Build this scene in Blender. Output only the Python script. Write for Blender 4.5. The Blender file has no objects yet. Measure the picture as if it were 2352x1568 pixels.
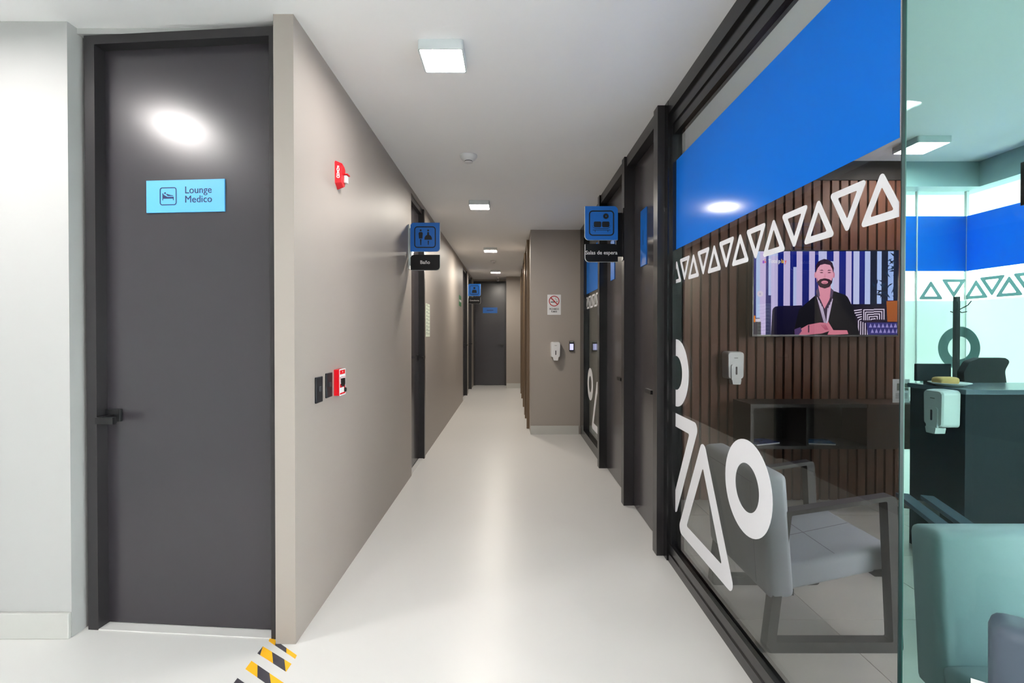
import bpy, bmesh, math, random
from mathutils import Vector, Matrix
random.seed(7)
PI = math.pi
SC = bpy.context.scene
COL = SC.collection

# ------------------------------------------------------------------ camera, world, exposure
F = 1110.0                      # focal length in pixels of the 2352-wide frame
CAMZ = 1.25
cam_d = bpy.data.cameras.new('camera')
cam = bpy.data.objects.new('camera', cam_d)
COL.objects.link(cam)
cam.location = (0, 0, CAMZ)
cam.rotation_euler = (math.radians(89.5), 0, 0)
cam_d.sensor_width = 36.0
cam_d.lens = F / 2352 * 36.0
cam_d.shift_x = 5.0 / 2352
cam_d.shift_y = -10.3 / 2352
cam_d.clip_start = 0.02
SC.camera = cam

world = bpy.data.worlds.new('daylight')
SC.world = world
world.use_nodes = True
world.node_tree.nodes['Background'].inputs[0].default_value = (0.96, 0.975, 1.0, 1)
world.node_tree.nodes['Background'].inputs[1].default_value = 9.5

vs = SC.view_settings
vs.view_transform = 'Standard'
vs.look = 'None'
vs.gamma = 1.0
vs.use_curve_mapping = False
EXPO = 1.52
vs.exposure = EXPO
SC.cycles.use_denoising = True
SC.cycles.transparent_max_bounces = 16
SC.cycles.max_bounces = 6
SC.cycles.diffuse_bounces = 4
SC.cycles.glossy_bounces = 3
SC.cycles.use_adaptive_sampling = False
SC.cycles.caustics_reflective = False
SC.cycles.caustics_refractive = False
LAMP = 46.0                     # radiance of the ceiling panels
LAMP_CORRIDOR = 88.0            # the stronger panels further down the corridor

def P(px, py, d):               # a point of the photograph at depth d, in metres
    return Vector(((px - 1171) * d / F, d, CAMZ - (py - 764) * d / F))
def FL(px, py):                 # a point of the photograph on the floor
    d = CAMZ * F / (py - 764)
    return ((px - 1171) * d / F, d)

# ------------------------------------------------------------------ materials
def lin(c):
    return tuple((v / 255 / 12.92) if v / 255 <= 0.04045 else ((v / 255 + 0.055) / 1.055) ** 2.4 for v in c) + (1.0,)
MATS = {}
def mat(name, rgb, rough=0.5, metal=0.0, spec=0.5, noise=None, bump=None, emit=0.0, emit_rgb=None, coat=0.0, trans=0.0):
    m = bpy.data.materials.new(name); m.use_nodes = True
    nt = m.node_tree; b = nt.nodes['Principled BSDF']
    b.inputs['Base Color'].default_value = lin(rgb)
    b.inputs['Roughness'].default_value = rough
    b.inputs['Metallic'].default_value = metal
    b.inputs['Specular IOR Level'].default_value = spec
    if coat: b.inputs['Coat Weight'].default_value = coat; b.inputs['Coat Roughness'].default_value = 0.05
    if emit:
        b.inputs['Emission Color'].default_value = lin(emit_rgb or rgb)
        b.inputs['Emission Strength'].default_value = emit
    if noise:
        scale, amt = noise[0], noise[1]
        tc = nt.nodes.new('ShaderNodeTexCoord'); mp = nt.nodes.new('ShaderNodeMapping')
        if len(noise) > 2: mp.inputs['Scale'].default_value = noise[2]
        n = nt.nodes.new('ShaderNodeTexNoise'); n.inputs['Scale'].default_value = scale; n.inputs['Detail'].default_value = 5
        mx = nt.nodes.new('ShaderNodeMix'); mx.data_type = 'RGBA'
        c = lin(rgb)
        mx.inputs[6].default_value = tuple(v * (1 - amt) for v in c[:3]) + (1,)
        mx.inputs[7].default_value = tuple(min(1, v * (1 + amt)) for v in c[:3]) + (1,)
        nt.links.new(tc.outputs['Object'], mp.inputs[0]); nt.links.new(mp.outputs[0], n.inputs['Vector'])
        nt.links.new(n.outputs[0], mx.inputs[0]); nt.links.new(mx.outputs[2], b.inputs['Base Color'])
    if bump:
        tc = nt.nodes.new('ShaderNodeTexCoord')
        n = nt.nodes.new('ShaderNodeTexNoise'); n.inputs['Scale'].default_value = bump[0]; n.inputs['Detail'].default_value = 2
        bp = nt.nodes.new('ShaderNodeBump'); bp.inputs['Strength'].default_value = bump[1]; bp.inputs['Distance'].default_value = 0.01
        nt.links.new(tc.outputs['Object'], n.inputs['Vector'])
        nt.links.new(n.outputs[0], bp.inputs['Height']); nt.links.new(bp.outputs[0], b.inputs['Normal'])
    MATS[name] = m
    return m

def glass(name, tint, refl=1.0, haze=None):
    """clear sheet: straight transmission with a tint, mirror reflection by Schlick"""
    m = bpy.data.materials.new(name); m.use_nodes = True
    nt = m.node_tree; nt.nodes.clear()
    out = nt.nodes.new('ShaderNodeOutputMaterial')
    tr = nt.nodes.new('ShaderNodeBsdfTransparent'); tr.inputs[0].default_value = tint + (1,)
    gl = nt.nodes.new('ShaderNodeBsdfGlossy'); gl.inputs['Roughness'].default_value = 0.0
    gl.inputs[0].default_value = (0.95, 1.0, 0.98, 1)
    ge = nt.nodes.new('ShaderNodeNewGeometry')
    dt = nt.nodes.new('ShaderNodeVectorMath'); dt.operation = 'DOT_PRODUCT'
    nt.links.new(ge.outputs['Incoming'], dt.inputs[0]); nt.links.new(ge.outputs['Normal'], dt.inputs[1])
    def math_(op, a, b=None):
        k = nt.nodes.new('ShaderNodeMath'); k.operation = op
        for i, v in enumerate((a, b)):
            if v is None: continue
            if isinstance(v, (int, float)): k.inputs[i].default_value = v
            else: nt.links.new(v, k.inputs[i])
        return k.outputs[0]
    ab = math_('ABSOLUTE', dt.outputs['Value'])
    pw = math_('POWER', math_('SUBTRACT', 1.0, ab), 5.0)
    fr = math_('MULTIPLY', math_('ADD', math_('MULTIPLY', pw, 0.96), 0.04), refl)
    mx = nt.nodes.new('ShaderNodeMixShader')
    nt.links.new(fr, mx.inputs[0]); nt.links.new(tr.outputs[0], mx.inputs[1]); nt.links.new(gl.outputs[0], mx.inputs[2])
    nt.links.new(mx.outputs[0], out.inputs[0])
    MATS[name] = m
    return m

def film(name, rgb, trans=0.5, rough=0.25, thru=0.0, refl=1.0):
    """adhesive film: diffuse on the face, some light shines through, glossy skin"""
    m = bpy.data.materials.new(name); m.use_nodes = True
    nt = m.node_tree; nt.nodes.clear()
    out = nt.nodes.new('ShaderNodeOutputMaterial')
    c = lin(rgb)
    df = nt.nodes.new('ShaderNodeBsdfDiffuse'); df.inputs[0].default_value = c
    tl = nt.nodes.new('ShaderNodeBsdfTranslucent'); tl.inputs[0].default_value = c
    tp = nt.nodes.new('ShaderNodeBsdfTransparent'); tp.inputs[0].default_value = c
    gl = nt.nodes.new('ShaderNodeBsdfGlossy'); gl.inputs['Roughness'].default_value = rough
    fr = nt.nodes.new('ShaderNodeLayerWeight'); fr.inputs[0].default_value = 0.12 * refl
    m1 = nt.nodes.new('ShaderNodeMixShader'); m1.inputs[0].default_value = trans
    m2 = nt.nodes.new('ShaderNodeMixShader'); m2.inputs[0].default_value = thru
    m3 = nt.nodes.new('ShaderNodeMixShader')
    L = nt.links.new
    L(df.outputs[0], m1.inputs[1]); L(tl.outputs[0], m1.inputs[2])
    L(m1.outputs[0], m2.inputs[1]); L(tp.outputs[0], m2.inputs[2])
    L(fr.outputs['Fresnel'], m3.inputs[0]); L(m2.outputs[0], m3.inputs[1]); L(gl.outputs[0], m3.inputs[2])
    L(m3.outputs[0], out.inputs[0])
    MATS[name] = m
    return m

def wood(name, rgb, rough=0.5):
    m = mat(name, rgb, rough, noise=(6.0, 0.35, (9, 9, 0.8)))
    return m

mat('ceiling_paint', (246, 245, 245), 0.8)
mat('white_paint', (178, 178, 177), 0.6)
mat('taupe_paint', (162, 154, 147), 0.5, spec=0.4, noise=(1.5, 0.03))
mat('floor_resin', (213, 212, 210), 0.32, spec=0.4, noise=(0.9, 0.025))
mat('baseboard_white', (190, 190, 186), 0.35)
mat('door_grey', (52, 49, 54), 0.27, spec=0.7, bump=(1.6, 0.05))
mat('frame_black', (44, 42, 44), 0.3, spec=0.5)
mat('frame_grey', (62, 59, 62), 0.2)
mat('frame_brown', (112, 92, 70), 0.3)
mat('alu_black', (22, 22, 24), 0.22, spec=0.6)
mat('black_plastic', (16, 16, 18), 0.35)
mat('black_print', (12, 18, 26), 0.5)
mat('navy_print', (14, 32, 84), 0.5)
mat('sign_blue', (18, 112, 208), 0.4)
mat('sign_light_blue', (92, 178, 240), 0.4)
mat('sign_black', (10, 10, 13), 0.3, spec=0.3)
mat('acrylic_edge', (214, 220, 220), 0.3)
mat('white_plastic', (226, 226, 228), 0.3)
mat('white_print', (235, 235, 235), 0.5)
mat('red_plastic', (226, 18, 34), 0.25)
mat('red_print', (176, 22, 26), 0.5)
mat('clear_lens', (226, 230, 232), 0.08, spec=0.8)
mat('switch_black', (30, 34, 40), 0.3)
mat('switch_key', (60, 62, 68), 0.35)
mat('tape_yellow', (246, 182, 34), 0.55)
mat('tape_black', (66, 64, 72), 0.55)
mat('green_sign', (38, 128, 74), 0.4)
mat('paper', (224, 232, 214), 0.7)
mat('grey_print', (120, 128, 118), 0.7)
mat('leather_grey', (160, 166, 175), 0.42, spec=0.4, bump=(40, 0.05))
mat('leather_shaded', (84, 96, 110), 0.45, spec=0.3)  # grey leather darkened, the chair's shade is put into its base colour
mat('leather_seam', (96, 104, 110), 0.6)
mat('chair_steel', (30, 30, 31), 0.4)
mat('console_black', (20, 19, 19), 0.4)
wood('slat_wood', (94, 48, 22), 0.55)
wood('console_wood', (58, 36, 24), 0.45)
mat('slat_backing', (26, 20, 16), 0.7)
mat('tile_marble', (204, 199, 194), 0.2, spec=0.5, noise=(2.2, 0.12, (1, 3.2, 1)))
mat('tile_grout', (242, 240, 236), 0.8)
mat('desk_navy', (20, 30, 40), 0.6, spec=0.2)
mat('desk_top', (84, 98, 112), 0.18)
mat('office_mesh', (14, 20, 28), 0.6)
mat('bread', (222, 176, 110), 0.7, noise=(20, 0.2))
mat('plate_white', (232, 232, 230), 0.2)
mat('magazine_a', (70, 92, 150), 0.25, noise=(18, 0.8))
mat('magazine_b', (60, 110, 150), 0.25, noise=(22, 0.8))
mat('page_white', (220, 222, 226), 0.6)
mat('grey_film_ring', (96, 128, 130), 0.5)
mat('soffit_grey', (150, 176, 178), 0.6)
mat('lamp_rim', (214, 222, 224), 0.4)
mat('screen_bezel', (12, 12, 14), 0.15)
mat('slot_dark', (56, 46, 58), 0.4)
mat('asphalt', (150, 150, 146), 0.9)
mat('lamp_diffuser_strong', (255, 252, 246), 0.6, emit=LAMP_CORRIDOR, emit_rgb=(255, 246, 232))
m = mat('lamp_diffuser', (255, 252, 246), 0.6, emit=LAMP, emit_rgb=(255, 250, 247))
m = mat('reader_screen', (190, 190, 240), 0.3, emit=0.9 / 2 ** EXPO, emit_rgb=(200, 200, 250))
glass('glass_clear', (0.95, 0.955, 0.95), 0.85)
glass('glass_green', (0.56, 0.71, 0.68), 0.22)
glass('glass_smoke', (0.64, 0.64, 0.63), 0.9)
mat('glass_edge', (14, 44, 44), 0.35, spec=0.3, noise=(14, 0.8, (1, 1, 0.35)))
mat('glass_edge_light', (44, 92, 84), 0.3, spec=0.3)
film('film_blue', (34, 138, 244), 0.35, 0.12)
film('film_white', (236, 236, 240), 0.12, 0.5, refl=0.4)
film('film_frost', (244, 248, 246), 0.45, 0.5, refl=0.4)
film('film_grey', (150, 178, 178), 0.55, 0.5, refl=0.4)

# ------------------------------------------------------------------ mesh helpers
def obj(name, bm, m, parent=None, loc=(0, 0, 0), rot=(0, 0, 0), smooth=False, mats=None):
    me = bpy.data.meshes.new(name)
    bmesh.ops.recalc_face_normals(bm, faces=bm.faces[:])
    bm.to_mesh(me); bm.free()
    for k in (mats or [m]): me.materials.append(MATS[k])
    if smooth:
        for p in me.polygons: p.use_smooth = True
    o = bpy.data.objects.new(name, me)
    COL.objects.link(o)
    o.location = loc; o.rotation_euler = rot
    if parent: o.parent = parent
    return o
def empty(name, loc=(0, 0, 0), rotz=0.0):
    o = bpy.data.objects.new(name, None); o.empty_display_size = 0.05
    COL.objects.link(o); o.location = loc; o.rotation_euler = (0, 0, rotz)
    return o
def tag(o, label, cat, group=None):
    o['label'] = label; o['category'] = cat
    if group: o['group'] = group
    return o
def thing(name, label, cat, loc=(0, 0, 0), rotz=0.0, group=None):
    return tag(empty(name, loc, rotz), label, cat, group)
def struct(o, label=None):
    o['kind'] = 'structure'
    if label: o['label'] = label
    return o
def stemp(name, loc=(0, 0, 0), rotz=0.0, label=None):
    return struct(empty(name, loc, rotz), label)

def bx(bm, x0, x1, y0, y1, z0, z1, mi=0):
    vs_ = [bm.verts.new(p) for p in ((x0, y0, z0), (x1, y0, z0), (x1, y1, z0), (x0, y1, z0), (x0, y0, z1), (x1, y0, z1), (x1, y1, z1), (x0, y1, z1))]
    for f in ((0, 3, 2, 1), (4, 5, 6, 7), (0, 1, 5, 4), (1, 2, 6, 5), (2, 3, 7, 6), (3, 0, 4, 7)):
        fc = bm.faces.new([vs_[i] for i in f]); fc.material_index = mi
    return vs_
def box(name, m, x0, x1, y0, y1, z0, z1, parent=None, bev=0.0, seg=2, **k):
    bm = bmesh.new(); bx(bm, x0, x1, y0, y1, z0, z1)
    if bev: bmesh.ops.bevel(bm, geom=bm.edges[:] , offset=bev, segments=seg, affect='EDGES', profile=0.5)
    return obj(name, bm, m, parent, smooth=False, **k)
def boxes(name, m, lst, parent=None, **k):
    bm = bmesh.new()
    for b in lst: bx(bm, *b)
    return obj(name, bm, m, parent, **k)

def prism(bm, pts, y0, y1, mi=0):
    """pts in (x,z), extruded from y0 to y1"""
    a = [bm.verts.new((p[0], y0, p[1])) for p in pts]
    b = [bm.verts.new((p[0], y1, p[1])) for p in pts]
    n = len(pts)
    fs = [bm.faces.new(a), bm.faces.new(b[::-1])]
    for i in range(n): fs.append(bm.faces.new((a[i], b[i], b[(i + 1) % n], a[(i + 1) % n])))
    for f in fs: f.material_index = mi
def slab(name, m, pts, y0, y1, parent=None, bev=0, **k):
    bm = bmesh.new(); prism(bm, pts, y0, y1)
    if bev:
        es = [e for e in bm.edges if abs(e.verts[0].co.y - y0) < 1e-6 and abs(e.verts[1].co.y - y0) < 1e-6]
        bmesh.ops.bevel(bm, geom=es, offset=bev, segments=2, affect='EDGES', profile=0.5)
    return obj(name, bm, m, parent, **k)
def flat(bm, pts, y, mi=0):
    f = bm.faces.new([bm.verts.new((p[0], y, p[1])) for p in pts]); f.material_index = mi
def band(bm, outer, inner, y0, y1):
    """ring between two loops of equal length, extruded"""
    n = len(outer)
    L = [[bm.verts.new((p[0], y, p[1])) for p in loop] for loop in (outer, inner) for y in (y0, y1)]
    o0, o1, i0, i1 = L
    for i in range(n):
        j = (i + 1) % n
        bm.faces.new((o0[i], o0[j], i0[j], i0[i])); bm.faces.new((o1[i], i1[i], i1[j], o1[j]))
        bm.faces.new((o0[i], o1[i], o1[j], o0[j])); bm.faces.new((i0[i], i0[j], i1[j], i1[i]))
def circ(cx, cz, r, n=32, rz=None):
    return [(cx + r * math.cos(2 * PI * i / n), cz + (rz or r) * math.sin(2 * PI * i / n)) for i in range(n)]
def rpoly(pts, r, n=5):
    """polygon with rounded corners; r a number or one per corner"""
    out = []; N = len(pts)
    for i in range(N):
        p = Vector(pts[i]); a = Vector(pts[i - 1]); b = Vector(pts[(i + 1) % N])
        ri = r[i] if isinstance(r, (list, tuple)) else r
        u = (a - p).normalized(); v = (b - p).normalized()
        if ri <= 1e-6:
            out += [tuple(p)] * 1 if not n else [tuple(p)]
            continue
        ang = u.angle(v); t = ri / math.tan(ang / 2)
        c = p + (u + v).normalized() * (ri / math.sin(ang / 2))
        s = p + u * t; e = p + v * t
        a0 = math.atan2(s.y - c.y, s.x - c.x); a1 = math.atan2(e.y - c.y, e.x - c.x)
        d = (a1 - a0 + PI) % (2 * PI) - PI
        for k in range(n + 1):
            w = a0 + d * k / n
            out.append((c.x + ri * math.cos(w), c.y + ri * math.sin(w)))
    return out
def rrect(x0, x1, z0, z1, r, n=5):
    return rpoly([(x0, z0), (x1, z0), (x1, z1), (x0, z1)], r, n)
def inset_tri(pts, d):
    c = Vector((sum(p[0] for p in pts) / 3, sum(p[1] for p in pts) / 3))
    # inradius of the triangle
    a, b, e = (Vector(p) for p in pts)
    area = abs((b - a).x * (e - a).y - (b - a).y * (e - a).x) / 2
    s = ((a - b).length + (b - e).length + (e - a).length) / 2
    k = 1 - d / (area / s)
    return [tuple(c + (Vector(p) - c) * k) for p in pts]
def tube(bm, pts, r, n=8):
    """round bar along points"""
    pts = [Vector(p) for p in pts]; rings = []
    for i, p in enumerate(pts):
        t = (pts[min(i + 1, len(pts) - 1)] - pts[max(i - 1, 0)]).normalized()
        up = Vector((0, 0, 1)) if abs(t.z) < 0.9 else Vector((0, 1, 0))
        u = t.cross(up).normalized(); v = t.cross(u)
        rings.append([bm.verts.new(p + u * r * math.cos(2 * PI * k / n) + v * r * math.sin(2 * PI * k / n)) for k in range(n)])
    for A, B in zip(rings, rings[1:]):
        for k in range(n): bm.faces.new((A[k], A[(k + 1) % n], B[(k + 1) % n], B[k]))
    bm.faces.new(rings[0][::-1]); bm.faces.new(rings[-1])
def lathe(bm, prof, n=24):
    """(r, z) profile turned about z"""
    rings = [[bm.verts.new((r * math.cos(2 * PI * k / n), r * math.sin(2 * PI * k / n), z)) for k in range(n)] for r, z in prof]
    for A, B in zip(rings, rings[1:]):
        for k in range(n): bm.faces.new((A[k], A[(k + 1) % n], B[(k + 1) % n], B[k]))
    bm.faces.new(rings[0][::-1]); bm.faces.new(rings[-1])
def text(name, body, size, m, parent, loc, rot=(PI / 2, 0, 0), align='CENTER', wide=1.0, bold=0.0, space=1.0):
    cu = bpy.data.curves.new(name, 'FONT'); cu.body = body; cu.size = size
    cu.align_x = align; cu.align_y = 'CENTER'; cu.extrude = 0.0004; cu.offset = bold; cu.space_line = space
    cu.resolution_u = 3
    t = bpy.data.objects.new(name, cu); COL.objects.link(t)
    dg = bpy.context.evaluated_depsgraph_get()
    me = bpy.data.meshes.new_from_object(t.evaluated_get(dg))
    bpy.data.objects.remove(t); bpy.data.curves.remove(cu)
    me.materials.clear(); me.materials.append(MATS[m]); me.name = name
    o = bpy.data.objects.new(name, me); COL.objects.link(o)
    o.parent = parent; o.location = loc; o.rotation_euler = rot; o.scale = (wide, 1, 1)
    return o
def clip_y(bm, lo=None, hi=None):
    for v, s in ((lo, -1), (hi, 1)):
        if v is None: continue
        bmesh.ops.bisect_plane(bm, geom=bm.verts[:] + bm.edges[:] + bm.faces[:], plane_co=(0, v, 0), plane_no=(0, s, 0), clear_outer=True)

# ================================================================== the setting
H = 2.515
XL, XR, XG = -0.86, 0.868, 0.90
YL = 1.93                        # near end of the corridor's left wall
struct(box('floor', 'floor_resin', -3.4, 5.2, -4.8, 12.2, -0.12, 0.0))
struct(box('ceiling', 'ceiling_paint', -3.4, 5.2, -4.8, 12.2, H, H + 0.12))

# corridor left wall with three door recesses
DB = (4.22, 4.84); DC = (8.86, 9.66); DD = (10.0, 10.75)
segs = [(-0.94, XL, YL, 2.13, 0, H)]
y = 2.13
for a, b in (DB, DC, DD):
    segs.append((-1.10, XL, y, a, 0, H)); segs.append((-1.10, XL, a, b, 2.47, H)); segs.append((-1.10, -1.0, a, b, 0, 2.47)); y = b
segs.append((-1.10, XL, y, 12.0, 0, H))
wl = struct(boxes('wall_left', 'taupe_paint', [s for s in segs if s[3] > s[2]]))
wl.data.materials[0] = MATS['taupe_paint']

# white wall and header of the lounge door
struct(boxes('wall_lounge', 'white_paint', [(-3.4, -1.80, 1.975, 2.25, 0, H), (-1.80, -1.09, 2.13, 2.25, 0, H), (-1.80, -1.09, 2.02, 2.13, 2.492, H)]))
struct(box('baseboard_lounge', 'baseboard_white', -3.2, -1.80, 1.96, 1.975, 0, 0.105, bev=0.003))
# lobby behind the camera
struct(box('wall_lobby_left', 'white_paint', -3.4, -3.2, -4.6, 1.975, 0, H))
struct(box('wall_lobby_rear', 'white_paint', -3.4, 5.2, -4.8, -4.6, 0, H))
struct(boxes('wall_lobby_right', 'white_paint', [(4.6, 4.8, -4.6, -4.2, 0, H), (4.6, 4.8, -4.2, 1.2, 2.35, H), (4.6, 4.8, 1.2, 1.3, 0, H)]))
struct(box('wall_reception_side', 'white_paint', 3.50, 4.8, 1.3, 1.42, 0, H))
w = stemp('window_3', label='unseen glazing added at the right of the lobby for daylight, behind the viewer')  # added opening, placed to send daylight onto the left corridor wall
for i in range(4):
    y0 = -4.2 + i * 1.35
    box('pane', 'glass_clear', 4.70, 4.71, y0 + 0.03, y0 + 1.32, 0.05, 2.30, w)
boxes('frame', 'alu_black', [(4.65, 4.75, -4.2 + i * 1.35 - 0.03 * (i > 0), -4.2 + i * 1.35 + 0.03 * (i < 4), 0.05, 2.30) for i in range(5)] + [(4.65, 4.75, -4.2, 1.2, 0, 0.05), (4.65, 4.75, -4.2, 1.2, 2.30, 2.35)], w)

# far end of the corridor
struct(boxes('wall_far', 'taupe_paint', [(-1.10, -0.86, 11.5, 11.8, 0, H), (-0.08, 0.6, 10.9, 11.8, 0, H), (-0.86, -0.08, 11.56, 11.8, 0, H), (-0.86, -0.08, 11.48, 11.56, 2.47, H)]))
struct(box('baseboard_far', 'baseboard_white', -0.075, 0.25, 10.885, 10.90, 0, 0.11))
# projecting block on the right, and its face along the corridor
XB = 0.255
struct(boxes('wall_projecting', 'taupe_paint', [(XB, 2.95, 5.95, 6.10, 0, H), (XB, XB + 0.16, 6.10, 6.30, 0, H), (XB, XB + 0.16, 7.10, 7.35, 0, H), (XB, XB + 0.16, 8.20, 9.2, 0, H), (XB, XB + 0.16, 10.0, 10.9, 0, H),
    (XB, XB + 0.16, 6.3, 7.1, 2.46, H), (XB, XB + 0.16, 7.35, 8.2, 2.46, H), (XB, XB + 0.16, 9.2, 10.0, 2.46, H), (XB + 0.10, XB + 0.3, 6.1, 10.9, 0, H)]))
struct(box('baseboard_projecting', 'baseboard_white', XB - 0.0, XG - 0.05, 5.935, 5.95, 0, 0.105, bev=0.002))
# partition wall behind the slats and the second waiting room
YS = 3.60
ws = struct(box('wall_slats', 'slat_backing', 0.94, 2.90, YS, YS + 0.12, 0, H))
x = 0.955; k = 0
slat_me = None
while x < 2.88:
    if slat_me is None:
        s = box('slat', 'slat_wood', -0.027, 0.027, -0.022, 0.0, 0.0, H - 0.14, bev=0.002, seg=1)
        slat_me = s.data
    else:
        s = bpy.data.objects.new('slat', slat_me); COL.objects.link(s)
    s.parent = ws; s.location = (x + 0.012, YS, 0.0)
    x += 0.0685; k += 1
box('valance', 'slat_backing', 0.94, 2.90, YS - 0.03, YS, H - 0.14, H, ws)
struct(boxes('wall_second_room', 'taupe_paint', [(2.80, 2.95, YS + 0.12, 5.95, 0, H), (0.94, 2.8, YS + 0.12, YS + 0.2, 0, H)]))
struct(box('baseboard_second_room', 'baseboard_white', XG + 0.06, 2.80, 5.935, 5.95, 0, 0.105))
struct(boxes('wall_soffit', 'soffit_grey', [(2.90, 3.60, YS - 0.02, YS + 0.2, 2.33, H), (3.47, 3.60, 1.42, YS - 0.02, 2.33, H)]))

# ---------- waiting-room tile floor
def tile_floor(name, x0, x1, y0, y1, s=0.6, ox=0.0, oy=0.0):
    g = struct(box(name, 'tile_grout', x0, x1, y0, y1, 0.0, 0.006))
    n = 0
    xx = x0 - ox
    while xx < x1 - 0.01:
        yy = y0 - oy
        while yy < y1 - 0.01:
            a, b, c, d = max(xx, x0) + 0.002, min(xx + s, x1) - 0.002, max(yy, y0) + 0.002, min(yy + s, y1) - 0.002
            if b - a > 0.03 and d - c > 0.03:
                t = box('tile', 'tile_marble', a - (a + b) / 2, b - (a + b) / 2, c - (c + d) / 2, d - (c + d) / 2, 0.0, 0.004, g)
                t.location = ((a + b) / 2, (c + d) / 2, 0.0058)
            yy += s
        xx += s
    return g
TZ = 0.01
tile_floor('floor_waiting', XG + 0.035, 3.45, 1.16, YS, 0.6, 0.18, 0.28)
tile_floor('floor_second_room', XG + 0.035, 2.80, 3.86, 5.93, 0.6, 0.2, 0.1)

# ---------- glass partition decals
def decals(parent, xg, lo, hi, row, rings, ups, downs, z0=1.522, z1=1.634):
    """films stuck to the corridor side of a pane in the plane x = xg, trimmed to lo..hi"""
    def place(name, bm):
        for v in bm.verts: v.co = Vector((v.co.y, v.co.x, v.co.z))   # local x runs along the pane
        clip_y(bm, lo, hi)
        if len(bm.faces): return obj(name, bm, 'film_white', parent, loc=(xg, 0, 0))
        bm.free()
    hh = z1 - z0 + 0.012
    w2 = hh / math.sqrt(3)
    y, up = row
    while y < hi + 0.1:
        if y > lo - 0.1:
            t = [(y - w2, z0 - 0.004), (y + w2, z0 - 0.004), (y, z0 - 0.004 + hh)] if up else [(y - w2, z1 + 0.004), (y, z1 + 0.004 - hh), (y + w2, z1 + 0.004)]
            bm = bmesh.new(); band(bm, rpoly(t, 0.008), rpoly(inset_tri(t, 0.0195), 0.003), 0.0, 0.0012)
            place('triangle_decal', bm)
        y += 0.1198; up = not up
    for cy, cz in rings:
        bm = bmesh.new(); band(bm, circ(cy, cz, 0.181, 48), circ(cy, cz, 0.0915, 48), 0.0, 0.0012); place('ring_decal', bm)
    for cy, cz, b, upw in [(a, c, d, True) for a, c, d in ups] + [(a, c, d, False) for a, c, d in downs]:
        h_ = b * 0.866
        t = [(cy - b / 2, cz), (cy + b / 2, cz), (cy, cz + h_)] if upw else [(cy - b / 2, cz), (cy, cz - h_), (cy + b / 2, cz)]
        bm = bmesh.new(); band(bm, rpoly(t, 0.035, 8), rpoly(inset_tri(t, 0.072), 0.008, 8), 0.0, 0.0012); place('triangle_decal', bm)

# ---------- window 1: the big glazed corner on the right
GY0, GY1 = 1.115, 2.66
w1 = stemp('window_1', label='glazed partition with blue film band and white shape decals')
box('pane', 'glass_smoke', XG, XG + 0.010, GY0, GY1, 0.06, 2.36, w1)
box('pane_edge', 'glass_edge', XG - 0.0005, XG + 0.007, GY0 - 0.003, GY0, 0.0, 2.5, w1)
box('pane_edge', 'glass_edge_light', XG + 0.007, XG + 0.0095, GY0 - 0.003, GY0, 0.0, 2.5, w1)
box('film_band', 'film_blue', XG - 0.0014, XG - 0.0002, GY0 + 0.004, GY1 - 0.03, 1.700, 2.18, w1)
decals(w1, XG - 0.0016, GY0 + 0.004, 2.636, (1.171, True), [(1.829, 0.663), (2.61, 1.034)], [(2.245, 0.195, 0.66)], [(2.62, 0.815, 0.66)])
boxes('bottom_rail', 'alu_black', [(XR, XG - 0.006, GY0 - 0.4, GY1, 0, 0.045), (XR + 0.006, XG - 0.006, GY0 - 0.4, GY1, 0.045, 0.095), (XG - 0.006, XG + 0.03, GY0 - 0.4, GY1, 0, 0.07)], w1)
boxes('top_rail', 'alu_black', [(XR - 0.005, XG + 0.03, GY0 - 0.4, GY1, 2.44, H), (XR + 0.010, XG + 0.03, GY0 - 0.4, GY1, 2.375, 2.44), (XR + 0.018, XG + 0.03, GY0 - 0.4, GY1, 2.32, 2.375)], w1)
boxes('post', 'alu_black', [(XR - 0.006, XG + 0.03, 2.645, 2.70, 0, H), (XR + 0.012, XG + 0.03, 2.615, 2.645, 0.0, H)], w1)
# window 2: the front pane that turns the corner towards the reception
w2 = stemp('window_2', label='green tinted front pane of the glazed corner')
w2.location = (XG + 0.0098, GY0 - 0.003, 0); w2.rotation_euler = (0, 0, -0.675)
box('pane', 'glass_green', 0.0, 1.55, 0.0, 0.012, 0.0, H, w2)
box('pane', 'glass_green', 1.556, 3.10, 0.0, 0.012, 0.0, H, w2)

# ---------- right side door units (frames proud of the partition)
def right_door(name, y0, y1, label, handle_far=False, jamb0=0.075, jamb1=0.075):
    d = stemp(name, label=label)
    boxes('frame', 'frame_black', [(XR - 0.045, XG + 0.05, y0 - jamb0, y0, 0, H), (XR - 0.03, XG + 0.05, y0, y0 + 0.02, 0, H), (XR - 0.03, XG + 0.05, y0, y1, 2.44, H)], d)
    box('leaf', 'frame_grey', XG - 0.006, XG + 0.034, y0 + 0.02, y1, 0.008, 2.435, d)
    hy = y1 - 0.09 if handle_far else y0 + 0.09
    h = box('handle', 'black_plastic', XG - 0.014, XG - 0.006, hy - 0.028, hy + 0.028, 0.865, 0.925, d, bev=0.003)
    s = 1 if not handle_far else -1
    boxes('lever', 'black_plastic', [(XG - 0.055, XG - 0.014, hy - 0.011, hy + 0.011, 0.885, 0.907), (XG - 0.065, XG - 0.047, min(hy, hy + s * 0.12), max(hy, hy + s * 0.12), 0.884, 0.908)], h)
    return d
right_door('door_5', 2.775, 3.47, 'dark grey door beside the glazed partition, handle near the glass')
right_door('door_6', 3.56, 4.45, 'dark grey door between the hanging sign and the far glass')
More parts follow.
